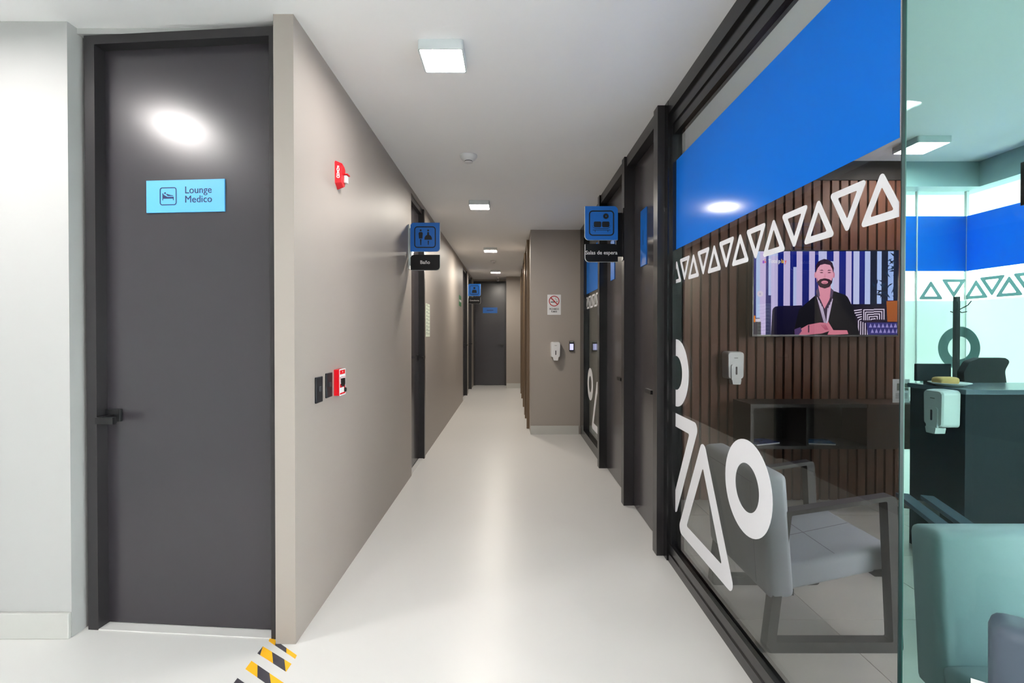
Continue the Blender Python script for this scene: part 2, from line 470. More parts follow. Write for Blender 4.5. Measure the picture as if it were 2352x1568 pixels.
# far glazed panel
w4 = stemp('window_4', label='far glazed panel with blue film beside the taupe wall')
boxes('frame', 'alu_black', [(XR - 0.045, XG + 0.05, 4.45, 4.53, 0, H), (XR, XG + 0.03, 4.53, 5.93, 0, 0.10), (XR - 0.005, XG + 0.03, 4.53, 5.93, 2.36, H), (XR - 0.004, XG + 0.03, 5.66, 5.935, 0.10, 2.36)], w4)
box('pane', 'glass_clear', XG, XG + 0.010, 4.53, 5.93, 0.10, 2.36, w4)
box('film_band', 'film_blue', XG - 0.0014, XG - 0.0002, 4.53, 5.66, 1.70, 2.18, w4)
decals(w4, XG - 0.0016, 4.535, 5.66, (4.60, True), [(5.40, 0.676)], [(4.97, 0.21, 0.66)], [(4.55, 0.83, 0.66)], 1.53, 1.66)

# ---------- left wall doors (recessed)
def left_door(name, a, b, label, handle='far'):
    d = stemp(name, label=label)
    box('leaf', 'frame_grey', -0.945, -0.905, a + 0.0, b - 0.05, 0.006, 2.46, d)
    boxes('frame', 'frame_black', [(-0.945, XL + 0.012, b - 0.05, b, 0, 2.47), (-0.905, -0.87, a, b - 0.05, 2.42, 2.47)], d)
    hy = b - 0.13
    h = box('handle', 'black_plastic', -0.905, -0.895, hy - 0.03, hy + 0.03, 0.98, 1.04, d)
    boxes('lever', 'black_plastic', [(-0.895, -0.835, hy - 0.01, hy + 0.01, 1.0, 1.022), (-0.845, -0.825, hy - 0.10, hy + 0.01, 1.0, 1.022)], h)
    box('threshold', 'floor_resin', -0.90, XL, a + 0.002, b - 0.06, 0.0, 0.006, d)
left_door('door_2', *DB, 'dark restroom door recessed in the left corridor wall')
left_door('door_3', *DC, 'dark recessed door further down the left corridor wall')
left_door('door_7', *DD, 'last dark recessed door on the left corridor wall')
# far door
d4 = stemp('door_4', label='dark grey door closing the far end of the corridor')
box('leaf', 'door_grey', -0.82, -0.12, 11.52, 11.56, 0.006, 2.43, d4)
boxes('frame', 'frame_black', [(-0.86, -0.82, 11.47, 11.56, 0, 2.47), (-0.12, -0.08, 11.47, 11.56, 0, 2.47), (-0.82, -0.12, 11.47, 11.56, 2.43, 2.47)], d4)
h = box('handle', 'black_plastic', -0.215, -0.155, 11.508, 11.52, 0.93, 0.99, d4)
boxes('lever', 'black_plastic', [(-0.196, -0.174, 11.45, 11.508, 0.95, 0.972), (-0.30, -0.174, 11.44, 11.46, 0.95, 0.972)], h)
# doors on the block's corridor face: proud wooden-brown frames
for nm, a, b, lb in (('door_8', 6.30, 7.10, 'brown framed door on the side of the projecting taupe wall'), ('door_9', 7.35, 8.20, 'middle brown framed door beyond the projecting wall'), ('door_10', 9.2, 10.0, 'farthest brown framed door on the right beyond the projecting wall')):
    d = stemp(nm, label=lb)
    box('leaf', 'door_grey', XB + 0.06, XB + 0.10, a + 0.05, b - 0.05, 0.006, 2.41, d)
    boxes('frame', 'frame_brown', [(XB - 0.035, XB + 0.10, a, a + 0.05, 0, 2.46), (XB - 0.035, XB + 0.10, b - 0.05, b, 0, 2.46), (XB - 0.035, XB + 0.10, a + 0.05, b - 0.05, 2.41, 2.46)], d)
    h = box('handle', 'black_plastic', XB - 0.02, XB + 0.06, a + 0.11, a + 0.13, 0.95, 1.17, d)

# ---------- the lounge door on the left
LA = -math.atan2(0.065, 0.83)
d1 = stemp('door_1', (-1.775, 2.03, 0), LA, 'tall grey lounge door with black lever handle')
LW = 0.832
bmf = bmesh.new()
bx(bmf, 0.0, 0.045, -0.005, 0.085, 0.0, 2.487); bx(bmf, LW - 0.028, LW, -0.005, 0.085, 0.0, 2.487); bx(bmf, 0.045, LW - 0.028, -0.005, 0.085, 2.45, 2.487)
obj('frame', bmf, 'frame_black', d1)
box('leaf', 'door_grey', 0.045, LW - 0.028, 0.045, 0.085, 0.007, 2.45, d1)
h = box('handle', 'black_plastic', 0.050, 0.115, 0.030, 0.045, 0.872, 0.925, d1, bev=0.003)
boxes('lever', 'black_plastic', [(0.066, 0.088, -0.022, 0.030, 0.878, 0.902), (0.062, 0.140, -0.030, -0.012, 0.872, 0.900)], h)
box('threshold', 'floor_resin', 0.045, LW - 0.028, -0.004, 0.085, 0.0, 0.004, d1)

# ---------- reception glazing (far and side) with outside daylight
w5 = stemp('window_5', label='reception glazing with blue film, grey triangles and frosted lower half')
YR, XRR = 3.70, 3.49
def glazing(wn, along_x):
    def pb(name, m, a, b, z0, z1, off=0.0, t=0.010):
        if along_x: return box(name, m, a, b, YR + off, YR + off + t, z0, z1, wn)
        return box(name, m, XRR + off, XRR + off + t, a, b, z0, z1, wn)
    a, b = (2.92, XRR) if along_x else (1.42, YR)
    pb('pane', 'glass_clear', a, b, 0.0, 2.40)
    pb('film_band', 'film_blue', a, b, 1.72, 2.14, -0.0016, 0.0012)
    pb('frosted_film', 'film_frost', a, b, 0.0, 1.495, -0.0016, 0.0012)
    y, up = (a + 0.30, True) if along_x else (YR - 0.08, True)
    hh = 0.15; w_ = hh / math.sqrt(3) * 1.1; z0 = 1.50; z1 = 1.66
    while (y < b - 0.06) if along_x else (y > 2.9):
        t = [(y - w_, z0 + 0.005), (y + w_, z0 + 0.005), (y, z0 + hh)] if up else [(y - w_, z1), (y, z1 - hh + 0.005), (y + w_, z1)]
        bm = bmesh.new(); band(bm, rpoly(t, 0.008), rpoly(inset_tri(t, 0.025), 0.003), 0, 0.0012)
        if not along_x:
            for v in bm.verts: v.co = Vector((v.co.y, v.co.x, v.co.z))
            obj('triangle_decal', bm, 'film_grey', wn, loc=(XRR - 0.0018, 0, 0))
        else: obj('triangle_decal', bm, 'film_grey', wn, loc=(0, YR - 0.0018, 0))
        y += (0.175 if along_x else -0.12); up = not up
glazing(w5, True)
box('corner_post', 'acrylic_edge', XRR - 0.004, XRR + 0.016, YR - 0.004, YR + 0.016, 0, 2.4, w5)
box('mullion', 'acrylic_edge', 3.105, 3.113, YR - 0.006, YR + 0.012, 0, 2.4, w5)
w6 = stemp('window_6', label='reception side glazing with blue film')
glazing(w6, False)
bm = bmesh.new(); band(bm, circ(3.44, 1.135, 0.163, 48), circ(3.44, 1.135, 0.088, 48), 0, 0.0012)
bmesh.ops.bisect_plane(bm, geom=bm.verts[:] + bm.edges[:] + bm.faces[:], plane_co=(XRR - 0.003, 0, 0), plane_no=(1, 0, 0), clear_outer=True)
obj('ring_decal', bm, 'film_grey', w5, loc=(0, YR - 0.0032, 0))
bm = bmesh.new(); band(bm, circ(YR + 0.045, 1.135, 0.163, 48), circ(YR + 0.045, 1.135, 0.088, 48), 0, 0.0012)
for v in bm.verts: v.co = Vector((v.co.y, v.co.x, v.co.z))
clip_y(bm, None, YR - 0.003)
obj('ring_decal', bm, 'film_grey', w6, loc=(XRR - 0.0032, 0, 0))
bm = bmesh.new(); prism(bm, rrect(3.14, 3.40, 0.70, 0.93, 0.06), 0, 0.0012); obj('rounded_decal', bm, 'film_grey', w5, loc=(0, YR - 0.0032, 0))
struct(box('pavement', 'asphalt', -12, 14, -18, 22, -0.4, -0.13))

# ================================================================== ceiling lamps
def ceiling_lamp(x, y, label, s=0.098, group='square ceiling lamps', z=H, rz=0.0, panel='lamp_diffuser'):
    t = thing('ceiling_lamp', label, 'ceiling lamp', (x, y, z), rz, group)
    bm = bmesh.new()
    o = rrect(-s, s, -s, s, 0.012); i = rrect(-s * 0.93, s * 0.93, -s * 0.93, s * 0.93, 0.008)
    band(bm, o, i, -0.042, 0.0)
    for v in bm.verts: v.co = Vector((v.co.x, v.co.z, v.co.y))
    obj('rim', bm, 'lamp_rim', t)
    bm = bmesh.new(); q = rrect(-s * 0.928, s * 0.928, -s * 0.928, s * 0.928, 0.008)
    prism(bm, q, -0.041, -0.030)
    for v in bm.verts: v.co = Vector((v.co.x, v.co.z, v.co.y))
    obj('diffuser', bm, panel, t)
    return t
ceiling_lamp(-0.30, 2.19, 'square white ceiling lamp nearest in the corridor')
ceiling_lamp(-0.295, 4.72, 'square ceiling lamp between the restroom sign and waiting room sign', panel='lamp_diffuser_strong')
ceiling_lamp(-0.29, 7.27, 'small square ceiling lamp beyond the restroom sign', panel='lamp_diffuser_strong')
ceiling_lamp(-0.29, 9.85, 'farthest square ceiling lamp above the end door', panel='lamp_diffuser_strong')
ceiling_lamp(-2.08, 1.30, 'square ceiling lamp above the front of the lounge door', 0.12)
ceiling_lamp(-1.6, -0.6, 'added fill lamp over the lobby behind the viewer', 0.11)  # unseen lamp, added for more light from the lobby side
ceiling_lamp(-0.35, -0.35, 'added fill lamp over the lobby in line with the corridor', 0.12)  # added out of view to brighten the near left wall
ceiling_lamp(2.9, -3.0, 'added fill lamp over the right of the lobby', 0.12)  # another unseen lamp added as lobby fill
ceiling_lamp(-1.78, -1.4, 'added fill lamp at the back of the lobby', 0.11)  # unseen, added to lift the lobby light
ceiling_lamp(2.73, 3.22, 'square ceiling lamp seen through the green glass', 0.11)
ceiling_lamp(2.75, 1.45, 'added out of view lamp for the grey waiting room chairs')  # added lamp, kept out of view to light the chair from above

# smoke detectors
def detector(x, y, label, s=1.0):
    t = thing('smoke_detector', label, 'smoke detector', (x, y, H), 0, 'smoke detectors')
    bm = bmesh.new(); lathe(bm, [(0.062 * s, 0), (0.062 * s, -0.010), (0.050 * s, -0.028 * s), (0.031 * s, -0.040 * s), (0.030 * s, -0.041 * s)], 28); obj('housing', bm, 'white_plastic', t, smooth=True)
    bm = bmesh.new(); lathe(bm, [(0.029 * s, -0.0405 * s), (0.029 * s, -0.046 * s)], 28); obj('vent_gap', bm, 'switch_black', t)
    bm = bmesh.new(); lathe(bm, [(0.031 * s, -0.046 * s), (0.030 * s, -0.050 * s), (0.015, -0.053 * s)], 28); obj('cap', bm, 'white_plastic', t, smooth=True)
detector(-0.295, 3.46, 'round white smoke detector between the first two ceiling lamps')
detector(-0.29, 8.5, 'tiny white smoke detector far down the corridor', 0.8)
t = thing('sprinkler_head', 'small pale fitting under the ceiling before the end door', 'ceiling fitting', (-0.27, 11.0, H))
bm = bmesh.new(); lathe(bm, [(0.03, 0), (0.03, -0.02), (0.022, -0.03), (0.022, -0.09)], 12); obj('body', bm, 'white_plastic', t, smooth=True)
box('lens', 'slot_dark', -0.012, 0.012, -0.026, -0.02, -0.085, -0.035, t)

# ================================================================== signs
def icon_frame(bm, cx, cz, s, t, r, y):
    band(bm, rrect(cx - s, cx + s, cz - s, cz + s, r), rrect(cx - s + t, cx + s - t, cz - s + t, cz + s - t, r - t), y - 0.0006, y)
def flag_sign(label, loc, word, kind, mirror=False, tsize=0.042, twide=1.0, gap=0.012):
    """two plates standing out from a wall, local x from the wall outward, faces -y"""
    t = thing('flag_sign', label, 'sign', loc, 0, 'signs standing out from the walls')
    W = 0.25 if not mirror else 0.238; s = -1 if mirror else 1
    r = [0.0, 0.03, 0.0, 0.03] if not mirror else [0.03, 0.0, 0.03, 0.0]
    x0, x1 = (gap, gap + W) if not mirror else (-gap - W, -gap)
    cx = (x0 + x1) / 2
    up = rpoly([(x0, 0.0), (x1, 0.0), (x1, 0.245), (x0, 0.245)], r)
    lo = rpoly([(x0 + 0.002, -0.158), (x1, -0.158), (x1, -0.028), (x0 + 0.002, -0.028)], r)
    slab('blue_plate', 'sign_blue', up, -0.003, 0.0, t)
    slab('black_plate', 'sign_black', lo, -0.003, 0.0, t)
    bk = [(x0 - s * 0.0, 0), (x1 - s * 0.0, 0)]
    slab('backing', 'acrylic_edge', [(p[0] + 0.0035 * s, p[1] - 0.0015) for p in up], 0.0003, 0.007, t)
    slab('backing', 'acrylic_edge', [(p[0] + 0.0035 * s, p[1] - 0.0025) for p in lo], 0.0003, 0.007, t)
    boxes('wall_bracket', 'acrylic_edge' if not mirror else 'sign_black', [(min(0, s * 0.006), max(0, s * 0.006), -0.03, 0.03, -0.15, 0.225), (min(0, s * (gap + 0.01)), max(0, s * (gap + 0.01)), 0.0073, 0.010, -0.12, 0.2)], t)
    bm = bmesh.new(); cz = 0.122; y = -0.0032
    icon_frame(bm, cx, cz, 0.092, 0.009, 0.028, y)
    if kind == 'restroom':
        a = cx - 0.037
        for q in (circ(a, cz + 0.058, 0.008, 14), rpoly([(a - 0.015, cz - 0.012), (a + 0.015, cz - 0.012), (a + 0.019, cz + 0.043), (a - 0.019, cz + 0.043)], [0.003, 0.003, 0.012, 0.012]),
                  [(a - 0.003, cz - 0.068), (a + 0.004, cz - 0.068), (a + 0.007, cz - 0.017), (a - 0.006, cz - 0.017)]): flat(bm, q, y)
        b = cx + 0.027
        skirt = [(b - 0.032, cz - 0.022), (b + 0.032, cz - 0.022), (b + 0.031, cz - 0.004), (b + 0.022, cz + 0.012), (b + 0.009, cz + 0.020), (b + 0.008, cz + 0.040), (b, cz + 0.045), (b - 0.008, cz + 0.040), (b - 0.009, cz + 0.020), (b - 0.022, cz + 0.012), (b - 0.031, cz - 0.004)]
        for q in (circ(b, cz + 0.057, 0.008, 14), skirt, [(b - 0.002, cz - 0.066), (b + 0.004, cz - 0.066), (b + 0.006, cz - 0.030), (b - 0.004, cz - 0.030)]): flat(bm, q, y)
    elif kind == 'doctor':
        for q in (rpoly([(cx - 0.018, cz + 0.02), (cx + 0.018, cz + 0.02), (cx + 0.022, cz + 0.058), (cx - 0.022, cz + 0.058)], 0.008), rpoly([(cx - 0.05, cz - 0.06), (cx + 0.05, cz - 0.06), (cx + 0.042, cz + 0.004), (cx - 0.042, cz + 0.004)], [0.004, 0.004, 0.025, 0.025])): flat(bm, q, y)
    else:
        for q in (rrect(cx - 0.056, cx - 0.002, cz - 0.030, cz + 0.012, 0.010), rrect(cx + 0.004, cx + 0.058, cz - 0.030, cz + 0.012, 0.010)): flat(bm, q, y)
        o = []; n = []
        path = [(cx - 0.066, cz - 0.012), (cx - 0.060, cz - 0.030), (cx - 0.044, cz - 0.037), (cx + 0.046, cz - 0.037), (cx + 0.060, cz - 0.030), (cx + 0.066, cz - 0.012)]
        for (ax, az), (bx_, bz) in zip(path, path[1:]): flat(bm, [(ax, az), (bx_, bz), (bx_, bz - 0.004), (ax, az - 0.004)], y - 0.0002)
        flat(bm, rrect(cx - 0.064, cx + 0.064, cz - 0.052, cz - 0.048, 0.001, 1), y)
        for q in (-0.046, 0.046): flat(bm, rrect(cx + q - 0.002, cx + q + 0.002, cz - 0.064, cz - 0.052, 0.0008, 1), y)
        band(bm, circ(cx + 0.032, cz + 0.050, 0.020, 24), circ(cx + 0.032, cz + 0.050, 0.005, 24), y - 0.0006, y)
    obj('pictogram', bm, 'black_print', t)
    text('lettering', word, tsize, 'white_print', t, (cx, -0.0036, -0.093), wide=twide, bold=0.0004)
    return t
flag_sign('blue restroom sign with two figures above black plate reading Baño', (XL, 4.13, 1.943), 'Baño', 'restroom')
flag_sign('small distant blue sign with a doctor bust above black plate', (XL, 9.86, 2.0), 'Consultorios', 'doctor', tsize=0.036)
flag_sign('blue waiting bench sign above black plate reading Salas de espera', (XR - 0.045, 3.52, 1.924), 'Salas de espera', 'waiting', mirror=True, tsize=0.039, twide=0.97, gap=0.038)

def door_plate(label, loc, rotz, w_, h_, matname, parts=None, par=None):
    t = thing('door_sign', label, 'sign', loc, rotz, 'blue plates on the doors')
    slab('plate', matname, [(-w_ / 2, -h_ / 2), (w_ / 2, -h_ / 2), (w_ / 2, h_ / 2), (-w_ / 2, h_ / 2)], -0.006, 0.0, t, bev=0.001)
    return t
# lounge plate, placed on the tilted door
def on_lounge(lx, ly, z):
    c, s = math.cos(LA), math.sin(LA)
    return (-1.775 + lx * c - ly * s, 2.03 + lx * s + ly * c, z)
t = door_plate('light blue plate with a bed pictogram reading Lounge Medico', on_lounge(0.408, 0.0447, 1.825), LA, 0.348, 0.136, 'sign_light_blue')
bm = bmesh.new(); y = -0.0066
icon_frame(bm, -0.075, 0.0, 0.0375, 0.0036, 0.011, y)
ox, oz = -0.075, 0.0
for q in (circ(ox - 0.014, oz + 0.0135, 0.0042, 12),
          [(ox - 0.026, oz - 0.017), (ox - 0.0225, oz - 0.017), (ox - 0.0225, oz - 0.010), (ox + 0.0215, oz - 0.010), (ox + 0.0215, oz - 0.017), (ox + 0.025, oz - 0.017), (ox + 0.025, oz - 0.0022), (ox - 0.004, oz - 0.0022), (ox - 0.020, oz + 0.007), (ox - 0.0225, oz + 0.013), (ox - 0.026, oz + 0.013)],
          [(ox - 0.010, oz + 0.0085), (ox - 0.002, oz + 0.001), (ox + 0.022, oz + 0.001), (ox + 0.024, oz + 0.003), (ox + 0.012, oz + 0.005), (ox - 0.006, oz + 0.0105)]): flat(bm, q, y)
obj('pictogram', bm, 'navy_print', t)
text('lettering', 'Lounge\nMedico', 0.042, 'navy_print', t, (-0.002, -0.0066, 0.004), align='LEFT', wide=0.98, space=0.92)
t = door_plate('upright blue plate on the dark door nearest the glazing', (XG - 0.0062, 3.225, 1.885), -PI / 2, 0.135, 0.375, 'sign_blue')
box('printed_line', 'navy_print', -0.004, 0.004, -0.0066, -0.006, -0.05, 0.05, t)
t = door_plate('upright blue plate on the dark door behind the waiting room sign', (XG - 0.0062, 4.19, 1.88), -PI / 2, 0.15, 0.345, 'sign_blue')
bm = bmesh.new(); lathe(bm, [(0.008, 0), (0.008, 0.0006)], 12); obj('printed_mark', bm, 'navy_print', t, loc=(0, -0.006, -0.02), rot=(PI / 2, 0, 0))
t = door_plate('small wide blue plate on the far end door', (-0.47, 11.5195, 1.785), 0, 0.345, 0.135, 'sign_blue')
box('printed_line', 'navy_print', -0.08, 0.08, -0.0066, -0.006, -0.008, 0.008, t)

# no-smoking sign
t = thing('no_smoking_sign', 'white no smoking sign on the projecting taupe wall', 'sign', (0.545, 5.9495, 1.595))
slab('board', 'white_plastic', rrect(-0.083, 0.083, -0.124, 0.124, 0.004), -0.004, 0.0, t)
bm = bmesh.new(); y = -0.0046; cz = 0.045
band(bm, circ(0, cz, 0.065, 40), circ(0, cz, 0.055, 40), y - 0.0005, y)
q = 0.0045; a = 0.058 * 0.7071
flat(bm, [(-a - q, cz + a - q), (-a + q, cz + a + q), (a + q, cz - a + q), (a - q, cz - a - q)], y - 0.0008)
obj('prohibition_ring', bm, 'red_print', t)
bm = bmesh.new(); y = -0.0045
flat(bm, [(-0.044, cz - 0.017), (0.014, cz - 0.017), (0.014, cz - 0.007), (-0.044, cz - 0.007)], y)
flat(bm, [(0.028, cz - 0.012), (0.040, cz - 0.012), (0.040, cz - 0.002), (0.028, cz - 0.002)], y)
for (x0, z0), (x1, z1) in zip([(0.034, 0.004), (0.030, 0.016), (0.016, 0.018), (0.014, 0.030), (0.022, 0.036), (0.014, 0.044)], [(0.030, 0.016), (0.016, 0.018), (0.014, 0.030), (0.022, 0.036), (0.014, 0.044), (0.020, 0.048)]):
    flat(bm, [(x0 - 0.0012, cz + z0), (x1 - 0.0012, cz + z1), (x1 + 0.0016, cz + z1 + 0.002), (x0 + 0.0016, cz + z0 + 0.002)], y - 0.0002)
flat(bm, [(-0.062, -0.0295), (0.062, -0.0295), (0.062, -0.0285), (-0.062, -0.0285)], y)
obj('pictogram', bm, 'black_print', t)
text('lettering', 'PROHIBIDO\nFUMAR', 0.031, 'black_print', t, (0, -0.0045, -0.070), wide=0.72, bold=0.0006, space=1.0)

# green evacuation sign and paper notice on the left wall
t = thing('exit_sign', 'small green evacuation sign far along the left wall', 'sign', (XL + 0.0005, 8.35, 1.80), PI / 2)
slab('board', 'green_sign', rrect(-0.17, 0.17, -0.09, 0.09, 0.01), -0.004, 0, t)
slab('white_band', 'white_print', [(-0.165, -0.018), (0.165, -0.018), (0.165, 0.018), (-0.165, 0.018)], -0.005, -0.004, t)
t = thing('paper_notice', 'pale printed table sheet taped beyond the restroom door', 'notice', (XL + 0.0005, 5.06, 1.38), PI / 2)
slab('sheet', 'paper', [(-0.13, -0.172), (0.13, -0.172), (0.13, 0.172), (-0.13, 0.172)], -0.0015, 0, t)
bm = bmesh.new()
for i in range(9):
    z = 0.145 - i * 0.036
    flat(bm, [(-0.115, z), (0.115, z), (0.115, z + 0.004), (-0.115, z + 0.004)], -0.0018)
    flat(bm, [(-0.10, z + 0.012), (-0.10 + 0.05 + 0.1 * random.random(), z + 0.012), (-0.02, z + 0.018), (-0.10, z + 0.018)], -0.0018)
obj('printed_table', bm, 'grey_print', t)

# ================================================================== fire strobe, pull station, switches
t = thing('fire_strobe', 'red fire alarm strobe with white lettering high on the left wall', 'alarm', (XL, 2.425, 2.035), PI / 2)
# local: x along the corridor, -y out of the wall
bm = bmesh.new()
prof = [(-0.062, -0.068), (-0.010, -0.102), (0.030, -0.086), (0.048, -0.05), (0.048, 0.06), (0.02, 0.078), (-0.05, 0.092), (-0.066, 0.075)]
a = [bm.verts.new((p[0], 0, p[1])) for p in rpoly(prof, 0.008, 3)]
c = Vector((-0.012, 0))
b = [bm.verts.new((-0.008 + (v.co.x + 0.008) * 0.72, -0.042, -0.004 + (v.co.z + 0.004) * 0.84)) for v in a]
n = len(a); bm.faces.new(a[::-1]); bm.faces.new(b)
for i in range(n): bm.faces.new((a[i], a[(i + 1) % n], b[(i + 1) % n], b[i]))
obj('housing', bm, 'red_plastic', t)
bm = bmesh.new(); bx(bm, -0.006, 0.034, -0.066, -0.040, -0.052, 0.004)
bmesh.ops.bevel(bm, geom=bm.edges[:], offset=0.007, segments=3, affect='EDGES', profile=0.5)
lens = obj('lens', bm, 'clear_lens', t, smooth=True)
boxes('lens_hood', 'red_plastic', [(-0.008, 0.044, -0.072, -0.040, 0.006, 0.014)], t)
text('lettering', 'F\nU\nE\nG\nO', 0.027, 'white_print', t, (-0.0590, -0.0220, 0.008), rot=(PI / 2, 0, -1.24), bold=0.0012, space=0.60, wide=1.0)
t.scale = (0.7, 0.7, 0.7)

t = thing('pull_station', 'red fire alarm pull station right of the light switches', 'alarm', (XL, 2.402, 1.006), PI / 2)
box('housing', 'red_plastic', -0.044, 0.044, -0.027, 0, -0.064, 0.064, t, bev=0.002)
bm = bmesh.new(); y = -0.0276
band(bm, rrect(-0.044, 0.044, -0.065, 0.065, 0.003), rrect(-0.039, 0.039, -0.060, 0.060, 0.002), y - 0.0005, y)
flat(bm, [(-0.037, 0.026), (0.037, 0.026), (0.037, 0.039), (-0.037, 0.039)], y)
flat(bm, [(-0.040, -0.052), (0.022, -0.052), (0.022, -0.026), (-0.040, -0.026)], y)
band(bm, rrect(-0.030, 0.034, -0.008, 0.024, 0.004), rrect(-0.025, 0.029, -0.003, 0.019, 0.002), y - 0.0006, y)
flat(bm, [(0.0, 0.048), (0.008, 0.048), (0.004, 0.056)], y)
obj('white_label', bm, 'white_print', t)
bm = bmesh.new(); prism(bm, rpoly([(-0.024, -0.014), (0.0, -0.024), (0.026, -0.014), (0.026, 0.018), (-0.024, 0.018)], 0.003), -0.033, -0.0278); obj('pull_handle', bm, 'black_plastic', t)
bm = bmesh.new(); lathe(bm, [(0.011, 0), (0.011, 0.006), (0.008, 0.007)], 16); obj('key_lock', bm, 'black_plastic', t, loc=(0.034, -0.0276, -0.042), rot=(PI / 2, 0, 0))

for yy, lb in ((2.163, 'black light switch plate nearest the corridor corner'), (2.283, 'black light switch plate next to the red pull station')):
    t = thing('light_switch', lb, 'light switch', (XL, yy, 0.995 if yy < 2.2 else 1.003), PI / 2, group='black switch plates on the left wall')
    box('plate', 'switch_black', -0.037, 0.037, -0.009, 0, -0.058, 0.058, t, bev=0.003)
    box('key', 'switch_key', -0.010, 0.012, -0.013, -0.009, -0.008, 0.014, t, bev=0.001)

# ================================================================== soap dispensers and reader
def dispenser(label, loc, rotz, s=1.0):
    t = thing('soap_dispenser', label, 'soap dispenser', loc, rotz, 'white soap dispensers')
    bm = bmesh.new()
    back = rpoly([(-0.058, -0.085), (0.058, -0.085), (0.062, 0.115), (-0.062, 0.115)], [0.02, 0.02, 0.022, 0.022], 5)
    n = len(back)
    secs = [(0.0, 1.0, 1.0), (-0.055, 1.0, 0.995), (-0.085, 0.97, 0.965), (-0.095, 0.90, 0.93)]
    rings = [[bm.verts.new((p[0] * sx, yy, 0.005 + (p[1] - 0.005) * sz)) for p in back] for yy, sx, sz in secs]
    bm.faces.new(rings[0][::-1]); bm.faces.new(rings[-1])
    for A, B in zip(rings, rings[1:]):
        for i in range(n): bm.faces.new((A[i], A[(i + 1) % n], B[(i + 1) % n], B[i]))
    obj('cover', bm, 'white_plastic', t)
    bm = bmesh.new(); prism(bm, rpoly([(-0.034, -0.090), (0.034, -0.090), (0.036, 0.022), (-0.036, 0.022)], [0.004, 0.004, 0.014, 0.014]), -0.101, -0.090)
    obj('push_panel', bm, 'white_plastic', t)
    bm = bmesh.new()
    prism(bm, rpoly([(-0.027, -0.122), (0.027, -0.122), (0.034, -0.088), (-0.034, -0.088)], 0.005), -0.106, -0.05)
    obj('spout', bm, 'white_plastic', t)
    slab('level_slot', 'slot_dark', rrect(-0.006, 0.006, -0.052, 0.006, 0.005), -0.1018, -0.1008, t)
    slab('maker_mark', 'grey_print', [(-0.014, 0.066), (0.014, 0.066), (0.014, 0.071), (-0.014, 0.071)], -0.0962, -0.0952, t)
    t.scale = (s, s, s)
    return t
dispenser('white soap dispenser on the projecting taupe wall', (0.557, 5.9495, 1.03), 0, 0.95)
dispenser('white soap dispenser on the brown slatted wall', (1.632, YS - 0.0225, 1.0), 0, 1.0)
dispenser('white soap dispenser on the end of the dark reception desk', (2.348, 2.575, 0.835), -PI / 2, 0.98)
t = thing('access_reader', 'small black access reader with lit screen on the taupe wall', 'access reader', (0.758, 5.9495, 1.085))
box('case', 'black_plastic', -0.028, 0.028, -0.022, 0, -0.062, 0.062, t, bev=0.003)
box('screen', 'reader_screen', -0.022, 0.022, -0.0232, -0.0222, -0.046, 0.030, t)
box('top_bar', 'acrylic_edge', -0.022, 0.022, -0.0232, -0.0222, 0.050, 0.056, t)

# ================================================================== hazard tape on the floor
def tape(label, corners, cuts, dark_first=False):
    """corners: far-left, far-right, near-right, near-left on the floor; cuts: stripe joints (far edge, near edge)"""
    A, B, C, D = (Vector(c) for c in corners)
    bm = bmesh.new()
    es = [(0.0, 0.0)] + cuts + [(1.0, 1.0)]
    k = 1 if dark_first else 0
    for (f0, n0), (f1, n1) in zip(es, es[1:]):
        q = [A.lerp(B, f0), A.lerp(B, f1), D.lerp(C, n1), D.lerp(C, n0)]
        lo = [bm.verts.new((p.x, p.y, 0.0)) for p in q]; hi = [bm.verts.new((p.x, p.y, 0.0012)) for p in q]
        fs = [bm.faces.new(hi), bm.faces.new(lo[::-1])]
        for i in range(4): fs.append(bm.faces.new((lo[i], lo[(i + 1) % 4], hi[(i + 1) % 4], hi[i])))
        for f in fs: f.material_index = k
        k = 1 - k
    o = obj('hazard_tape', bm, None, mats=['tape_yellow', 'tape_black'])
    tag(o, label, 'floor tape', 'hazard tape strips by the lounge door')
tape('short yellow and black tape strip against the corridor corner', [FL(618, 1466), FL(679, 1509), FL(675, 1517), FL(614, 1476)], [(0.22, 0.25), (0.62, 0.68)])
tape('yellow and black tape strip second from the corridor corner', [FL(600.6, 1488.5), FL(666.5, 1529), FL(654, 1547), FL(588, 1504.4)], [(0.001, 0.10), (0.33, 0.56), (0.76, 0.985)], True)
tape('yellow and black tape strip third from the corridor corner', [FL(574, 1522), FL(652, 1576), FL(638, 1596), FL(560, 1541)], [(0.19, 0.37), (0.55, 0.78)])
tape('yellow and black tape strip at the lower picture edge', [FL(541.6, 1562), FL(625, 1622), FL(610, 1645), FL(525, 1584)], [(0.25, 0.05), (0.6, 0.45)], True)

